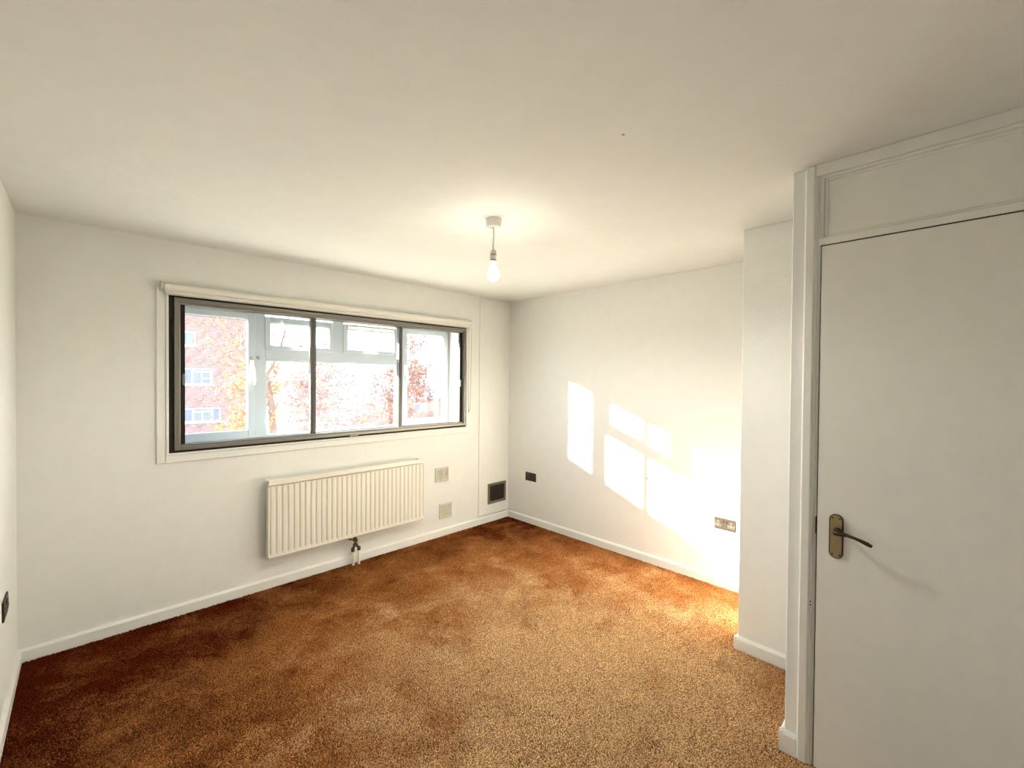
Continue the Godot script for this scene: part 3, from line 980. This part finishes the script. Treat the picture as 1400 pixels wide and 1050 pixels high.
func outside() -> void:
	var gy := -2.9
	var st := mb()
	bx(st, Vector3(-60, gy - 0.3, -110), Vector3(90, gy, -D - 0.5))
	struct("ground", st, mat(Color(0.70, 0.68, 0.62), 0.95), "pale open ground below the window between the house blocks", "ground")
	# brick block facing the window
	var b := thing("apartment_building", "pale pink brick block with white windows seen through the left casement", "building")
	var z := -38.0
	var brick := StandardMaterial3D.new()
	brick.albedo_texture = brick_tex(Color(0.47, 0.31, 0.285), Color(0.57, 0.52, 0.49), 4)
	brick.roughness = 0.9
	brick.uv1_triplanar = true
	brick.uv1_scale = Vector3.ONE * 1.1
	st = mb()
	var holes := [[5.0, -1.83, 7.2, -0.84], [5.0, 0.86, 6.7, 2.03], [5.0, 3.64, 5.68, 4.64], [8.45, 3.68, 9.05, 4.83], [1.2, -1.83, 3.4, -0.84], [1.2, 0.86, 3.4, 2.03], [1.2, 3.64, 3.4, 4.64]]
	bx(st, Vector3(-1.5, gy, z - 9.0), Vector3(9.55, 6.2, z - 0.25))
	# front skin in strips round the openings
	for band in [[gy, -1.83, []], [-1.83, -0.84, [4, 0]], [-0.84, 0.86, []], [0.86, 2.03, [5, 1]], [2.03, 3.64, []], [3.64, 4.64, [6, 2, 3]], [4.64, 6.2, []]]:
		var x := -1.5
		for k in band[2]:
			bx(st, Vector3(x, band[0], z - 0.25), Vector3(holes[k][0], band[1], z))
			x = holes[k][2]
		bx(st, Vector3(x, band[0], z - 0.25), Vector3(9.55, band[1], z))
	obj("wall", st, brick, b)
	st = mb()
	bx(st, Vector3(-1.8, 6.2, z - 9.3), Vector3(9.85, 6.5, z + 0.35), 0.03)
	obj("roof", st, mat(Color(0.6, 0.6, 0.6), 0.8), b)
	var fm := mat(Color(0.93, 0.94, 0.95), 0.5)
	var dark := mat(Color(0.37, 0.40, 0.45), 0.2)
	facade_window(b, 5.0, -1.83, 7.2, -0.84, z - 0.12, [5.52, 6.66], fm, dark)
	facade_window(b, 5.0, 0.86, 6.7, 2.03, z - 0.12, [5.5, 6.6], fm, dark)
	facade_window(b, 5.0, 3.64, 5.68, 4.64, z - 0.12, [], fm, dark)
	facade_window(b, 8.45, 3.68, 9.05, 4.83, z - 0.12, [], fm, dark)
	for y in [[-1.83, -0.84], [0.86, 2.03], [3.64, 4.64]]:
		facade_window(b, 1.2, y[0], 3.4, y[1], z - 0.12, [1.72, 2.86], fm, dark)

	# house to the right, beyond the red tree
	var h := thing("brick_house", "distant low brick house with a grey roof behind the red tree", "house")
	var hz := -45.0
	st = mb()
	bx(st, Vector3(24.5, gy, hz - 8.0), Vector3(33.5, -1.05, hz))
	var dull := brick.duplicate()
	dull.albedo_color = Color(0.78, 0.74, 0.72)
	obj("wall", st, dull, h)
	st = mb()
	var e0 := Vector3(24.0, -1.05, hz + 0.5)
	var e1 := Vector3(34.0, -1.05, hz + 0.5)
	var e2 := Vector3(34.0, -1.05, hz - 8.5)
	var e3 := Vector3(24.0, -1.05, hz - 8.5)
	var r0 := Vector3(27.6, 1.1, hz - 4.0)
	var r1 := Vector3(30.4, 1.1, hz - 4.0)
	poly(st, [e0, e1, r1, r0], Vector3(0, 1, 1))
	poly(st, [e2, e3, r0, r1], Vector3(0, 1, -1))
	poly(st, [e0, r0, e3], Vector3(-1, 1, 0))
	poly(st, [e1, e2, r1], Vector3(1, 1, 0))
	poly(st, [e0, e3, e2, e1], Vector3.DOWN)
	obj("roof", st, mat(Color(0.33, 0.35, 0.39), 0.8), h)
	facade_window(h, 27.9, -2.75, 29.8, -1.55, hz + 0.05, [28.85], fm, dark, false)
	st = mb()
	bx(st, Vector3(22, gy, -40.2), Vector3(33, gy + 0.85, -40.0), 0.02)
	tag(obj("garden_wall", st, dull), "low brick garden wall in front of the distant house", "wall")

	var orange := [Color(0.93, 0.62, 0.22), Color(0.88, 0.50, 0.15), Color(0.95, 0.74, 0.34), Color(0.80, 0.42, 0.16)]
	var red := [Color(0.78, 0.34, 0.24), Color(0.84, 0.44, 0.30), Color(0.62, 0.28, 0.22), Color(0.86, 0.56, 0.36)]
	var mixed := [Color(0.78, 0.40, 0.32), Color(0.66, 0.56, 0.50), Color(0.80, 0.52, 0.40), Color(0.52, 0.50, 0.46), Color(0.56, 0.58, 0.48)]
	# near tree behind the left mullion; points are relative to its foot
	var o := Vector3(3.95, gy, -14.0)
	var at := func(x: float, y: float, dz: float) -> Vector3: return Vector3(x, y, -14.0 + dz) - o
	tree(o, 21, [
		[[Vector3.ZERO, Vector3(0.05, 1.8, 0), at.call(3.9, 0.6, 0.0), at.call(3.75, 1.45, 0.0)], 0.15, 0.09],
		[[at.call(3.75, 1.45, 0), at.call(3.35, 1.80, 0.1), at.call(2.95, 2.30, 0.1), at.call(2.55, 2.95, 0.0)], 0.055, 0.012],
		[[at.call(3.75, 1.45, 0), at.call(3.3, 1.72, 0.2), at.call(2.8, 1.98, 0.3), at.call(2.35, 2.35, 0.3)], 0.05, 0.012],
		[[at.call(3.75, 1.45, 0), at.call(3.2, 1.70, -0.2), at.call(2.6, 1.88, -0.3)], 0.04, 0.010],
		[[at.call(3.75, 1.45, 0), at.call(3.35, 2.1, -0.2), at.call(3.1, 2.7, -0.3)], 0.045, 0.012],
		[[at.call(3.75, 1.45, 0), at.call(4.1, 2.2, 0.1), at.call(4.3, 3.3, 0.2)], 0.06, 0.015],
		[[at.call(3.9, 0.6, 0), at.call(3.3, 0.95, 0.2), at.call(2.7, 1.2, 0.3)], 0.04, 0.01],
		[[at.call(3.9, 0.4, 0), at.call(4.3, 1.2, 0.2), at.call(4.7, 1.9, 0.1)], 0.05, 0.01]],
		[[at.call(3.05, 1.18, 0), Vector3(0.42, 0.42, 0.5), 5.0], [at.call(3.2, 0.35, 0), Vector3(0.40, 0.42, 0.5), 5.0], [at.call(2.95, 0.1, 0), Vector3(0.55, 0.15, 0.5), 2.5], [at.call(3.95, 1.25, 0), Vector3(0.35, 0.40, 0.4), 3.0], [at.call(3.95, 0.35, 0), Vector3(0.5, 0.4, 0.4), 3.0], [at.call(3.0, 2.3, 0), Vector3(0.9, 0.7, 0.5), 1.2], [at.call(4.2, 2.8, 0), Vector3(0.8, 0.8, 0.5), 1.0]],
		orange, 2200, "near tree with sparse orange autumn leaves behind the left casement", Color(0.42, 0.34, 0.30), 0.085)
	# red tree seen past the right-hand aluminium bar
	o = Vector3(11.3, gy, -20.0)
	tree(o, 22, [
		[[Vector3.ZERO, Vector3(0.05, 2.0, 0), Vector3(0.1, 4.0, 0), Vector3(0.4, 5.6, 0.1)], 0.16, 0.03],
		[[Vector3(0.05, 2.2, 0), Vector3(-0.5, 3.2, 0.2), Vector3(-1.0, 4.3, 0.2)], 0.07, 0.015],
		[[Vector3(0.05, 2.6, 0), Vector3(0.8, 3.6, 0), Vector3(1.5, 4.6, -0.2)], 0.07, 0.015],
		[[Vector3(0.1, 3.4, 0), Vector3(0.7, 4.6, 0.2), Vector3(1.1, 5.9, 0.2)], 0.06, 0.012]],
		[[Vector3(0.2, 4.5, 0), Vector3(0.8, 0.8, 0.8), 4.0], [Vector3(1.3, 4.6, 0), Vector3(0.7, 0.7, 0.7), 4.0], [Vector3(1.3, 3.6, 0), Vector3(0.9, 0.6, 0.7), 3.0], [Vector3(1.1, 6.2, 0), Vector3(0.9, 0.7, 0.7), 1.6], [Vector3(-0.7, 3.6, 0), Vector3(1.0, 1.0, 0.8), 2.5], [Vector3(0.0, 2.9, 0), Vector3(0.9, 0.5, 0.7), 1.5]],
		red, 3400, "tree with red autumn leaves seen past the second aluminium bar", Color(0.30, 0.25, 0.24), 0.15)
	# thinner trees and bushes behind the misted middle panes
	var spots := [[6.3, -18.0, 0.9, 3.6, 5.0, "thin hazy tree beside the orange one, behind the misted pane"], [8.6, -22.0, 1.3, 4.3, 5.2, "thin pinkish tree in the middle of the misted pane"], [8.4, -17.0, 1.6, 2.6, 2.9, "low red bush at the foot of the misted pane"], [10.2, -19.0, 1.3, 2.2, 2.4, "low greyish bush just left of the red tree"]]
	var i := 0
	for s in spots:
		var hh: float = s[4]
		tree(Vector3(s[0], gy, s[1]), 31 + i, [
			[[Vector3.ZERO, Vector3(0.05, hh * 0.4, 0), Vector3(-0.05, hh * 0.75, 0.1), Vector3(0.1, hh, 0)], 0.10, 0.015],
			[[Vector3(0.03, hh * 0.35, 0), Vector3(-s[2] * 0.5, hh * 0.6, 0.2), Vector3(-s[2], hh * 0.85, 0.2)], 0.05, 0.012],
			[[Vector3(0.03, hh * 0.45, 0), Vector3(s[2] * 0.5, hh * 0.7, 0), Vector3(s[2], hh * 0.95, -0.2)], 0.05, 0.012]],
			[[Vector3(0, s[3], 0), Vector3(s[2], hh * 0.28, s[2]), 3.0], [Vector3(0.2, s[3] - 0.9, 0), Vector3(s[2] * 0.9, hh * 0.2, s[2]), 1.2]],
			mixed if i % 2 else red, 2600, s[5], Color(0.34, 0.30, 0.30), 0.15)
		i += 1

# ------------------------------------------------------------------ carpet pile
func carpet() -> void:
	# twisted tufts standing on the backing; laid over in drifts by feet, with light and dark patches also painted into their colour
	var st := mb()
	var r0 := [Vector3(0.0030, 0, 0), Vector3(-0.0015, 0, 0.0026), Vector3(-0.0015, 0, -0.0026)]
	var r1 := [Vector3(-0.0018, 0.006, 0.0034), Vector3(-0.0018, 0.006, -0.0034), Vector3(0.0038, 0.006, 0)]
	var r2 := [Vector3(0.0014, 0.0105, 0.0022), Vector3(-0.0026, 0.0100, 0.0), Vector3(0.0012, 0.0108, -0.0020)]
	st.set_color(Color(0.70, 0.55, 0.48))
	for rr in [[r0, r1], [r1, r2]]:
		for k in 3:
			var l := (k + 1) % 3
			var o: Vector3 = rr[0][k] + rr[0][l]
			o.y = 0.001
			poly(st, [rr[0][k], rr[0][l], rr[1][l]], o)
			poly(st, [rr[0][k], rr[1][l], rr[1][k]], o)
		st.set_color(Color(0.90, 0.83, 0.80))
	st.set_color(Color(1, 1, 1))
	poly(st, r2, Vector3.UP)
	var drift := FastNoiseLite.new()
	drift.seed = 8
	drift.frequency = 2.0
	drift.fractal_octaves = 5
	drift.fractal_gain = 0.6
	drift.domain_warp_enabled = true
	drift.domain_warp_amplitude = 0.25
	drift.domain_warp_frequency = 2.0
	var scuff := FastNoiseLite.new()
	scuff.seed = 15
	scuff.frequency = 5.5
	scuff.fractal_octaves = 3
	scuff.domain_warp_enabled = true
	scuff.domain_warp_amplitude = 0.10
	scuff.domain_warp_frequency = 6.0
	var turnn := FastNoiseLite.new()
	turnn.seed = 9
	turnn.frequency = 0.9
	var rng := RandomNumberGenerator.new()
	rng.seed = 77
	var step := 0.0053
	var deep := Color(0.095, 0.016, 0.004)  # darkest tuft colour, carries the painted shade of the far corners
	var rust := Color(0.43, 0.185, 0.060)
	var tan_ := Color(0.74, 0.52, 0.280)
	var buf := PackedFloat32Array()
	var count := 0
	var z := -D + 0.012
	while z < -0.15:
		var x := XL + 0.012
		# only what the camera could see, a step to either side included
		var xmax := XR - 0.010
		while x < xmax:
			var px := x + rng.randf_range(-0.5, 0.5) * step
			var pz := z + rng.randf_range(-0.5, 0.5) * step
			x += step
			if px * 0.70 - pz * 0.71 < 1.25:
				continue
			if pz > -0.83 and px > 2.545 or pz > -0.475 and px > (1.984 if pz > -0.372 else 1.972):
				continue
			var d := drift.get_noise_2d(px, pz)
			var k := scuff.get_noise_2d(px * 0.8, pz)
			d += 0.28 * (smoothstep(0.14, 0.30, k) - smoothstep(0.14, 0.30, -k)) * smoothstep(-0.15, 0.2, drift.get_noise_2d(px + 9.0, pz))
			var a := turnn.get_noise_2d(px, pz) * 2.5 + 0.6
			var lean := clampf(0.30 + d * 1.3, -0.7, 0.9)
			var up := Vector3(cos(a) * lean + rng.randf_range(-0.3, 0.3), 1.0, sin(a) * lean + rng.randf_range(-0.3, 0.3)).normalized()
			var ang := rng.randf() * TAU
			var xx := Vector3(cos(ang), 0, sin(ang))
			xx = (xx - up * up.dot(xx)).normalized()
			var zz := xx.cross(up)
			var s := rng.randf_range(0.75, 1.10)
			var c := rng.randf_range(0.62, 1.36)
			# shade painted into the tufts: tan mid-room, rust outwards, near black in far corners
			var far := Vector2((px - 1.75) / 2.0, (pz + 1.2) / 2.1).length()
			var painted_light := clampf(1.18 - far * 0.98 + d * 0.31 + rng.randf_range(-0.10, 0.10), 0.0, 1.0)
			var tint := deep.lerp(rust, painted_light * 2.0) if painted_light < 0.5 else rust.lerp(tan_, painted_light * 2.0 - 1.0)
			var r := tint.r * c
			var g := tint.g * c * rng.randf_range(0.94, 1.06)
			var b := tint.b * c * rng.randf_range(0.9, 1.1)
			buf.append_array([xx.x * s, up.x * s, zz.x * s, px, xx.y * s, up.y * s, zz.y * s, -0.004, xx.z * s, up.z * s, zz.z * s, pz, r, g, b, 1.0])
			count += 1
		z += step
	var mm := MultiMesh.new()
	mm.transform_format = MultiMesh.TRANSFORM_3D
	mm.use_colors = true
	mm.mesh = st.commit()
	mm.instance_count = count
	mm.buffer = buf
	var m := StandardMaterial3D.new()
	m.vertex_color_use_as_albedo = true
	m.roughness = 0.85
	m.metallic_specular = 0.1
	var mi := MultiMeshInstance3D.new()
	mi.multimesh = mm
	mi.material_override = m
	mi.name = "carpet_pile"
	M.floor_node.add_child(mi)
	mi.set_meta("kind", "stuff")
	# two pulled loops that stand out of the pile
	var yarn := mat(Color(0.80, 0.66, 0.48), 0.9, 0.0, 0.1)
	for p in [Vector2(1.308, -1.441), Vector2(1.93, -1.75)]:
		var loop := mb()
		for i in 7:
			var a := TAU * i / 7.0 + rng.randf_range(-0.3, 0.3)
			var dir := Vector3(cos(a), 0, sin(a))
			var foot := Vector3(p.x, 0.004, p.y) + dir * rng.randf_range(0.004, 0.010)
			var out := dir * rng.randf_range(0.010, 0.020)
			tube(loop, [foot, foot + Vector3(0, 0.009, 0) + out * 0.4, foot + Vector3(0, 0.006, 0) + out], [0.0016, 0.0020, 0.0012], 6)
		obj("pulled_loop", loop, yarn, M.floor_node)
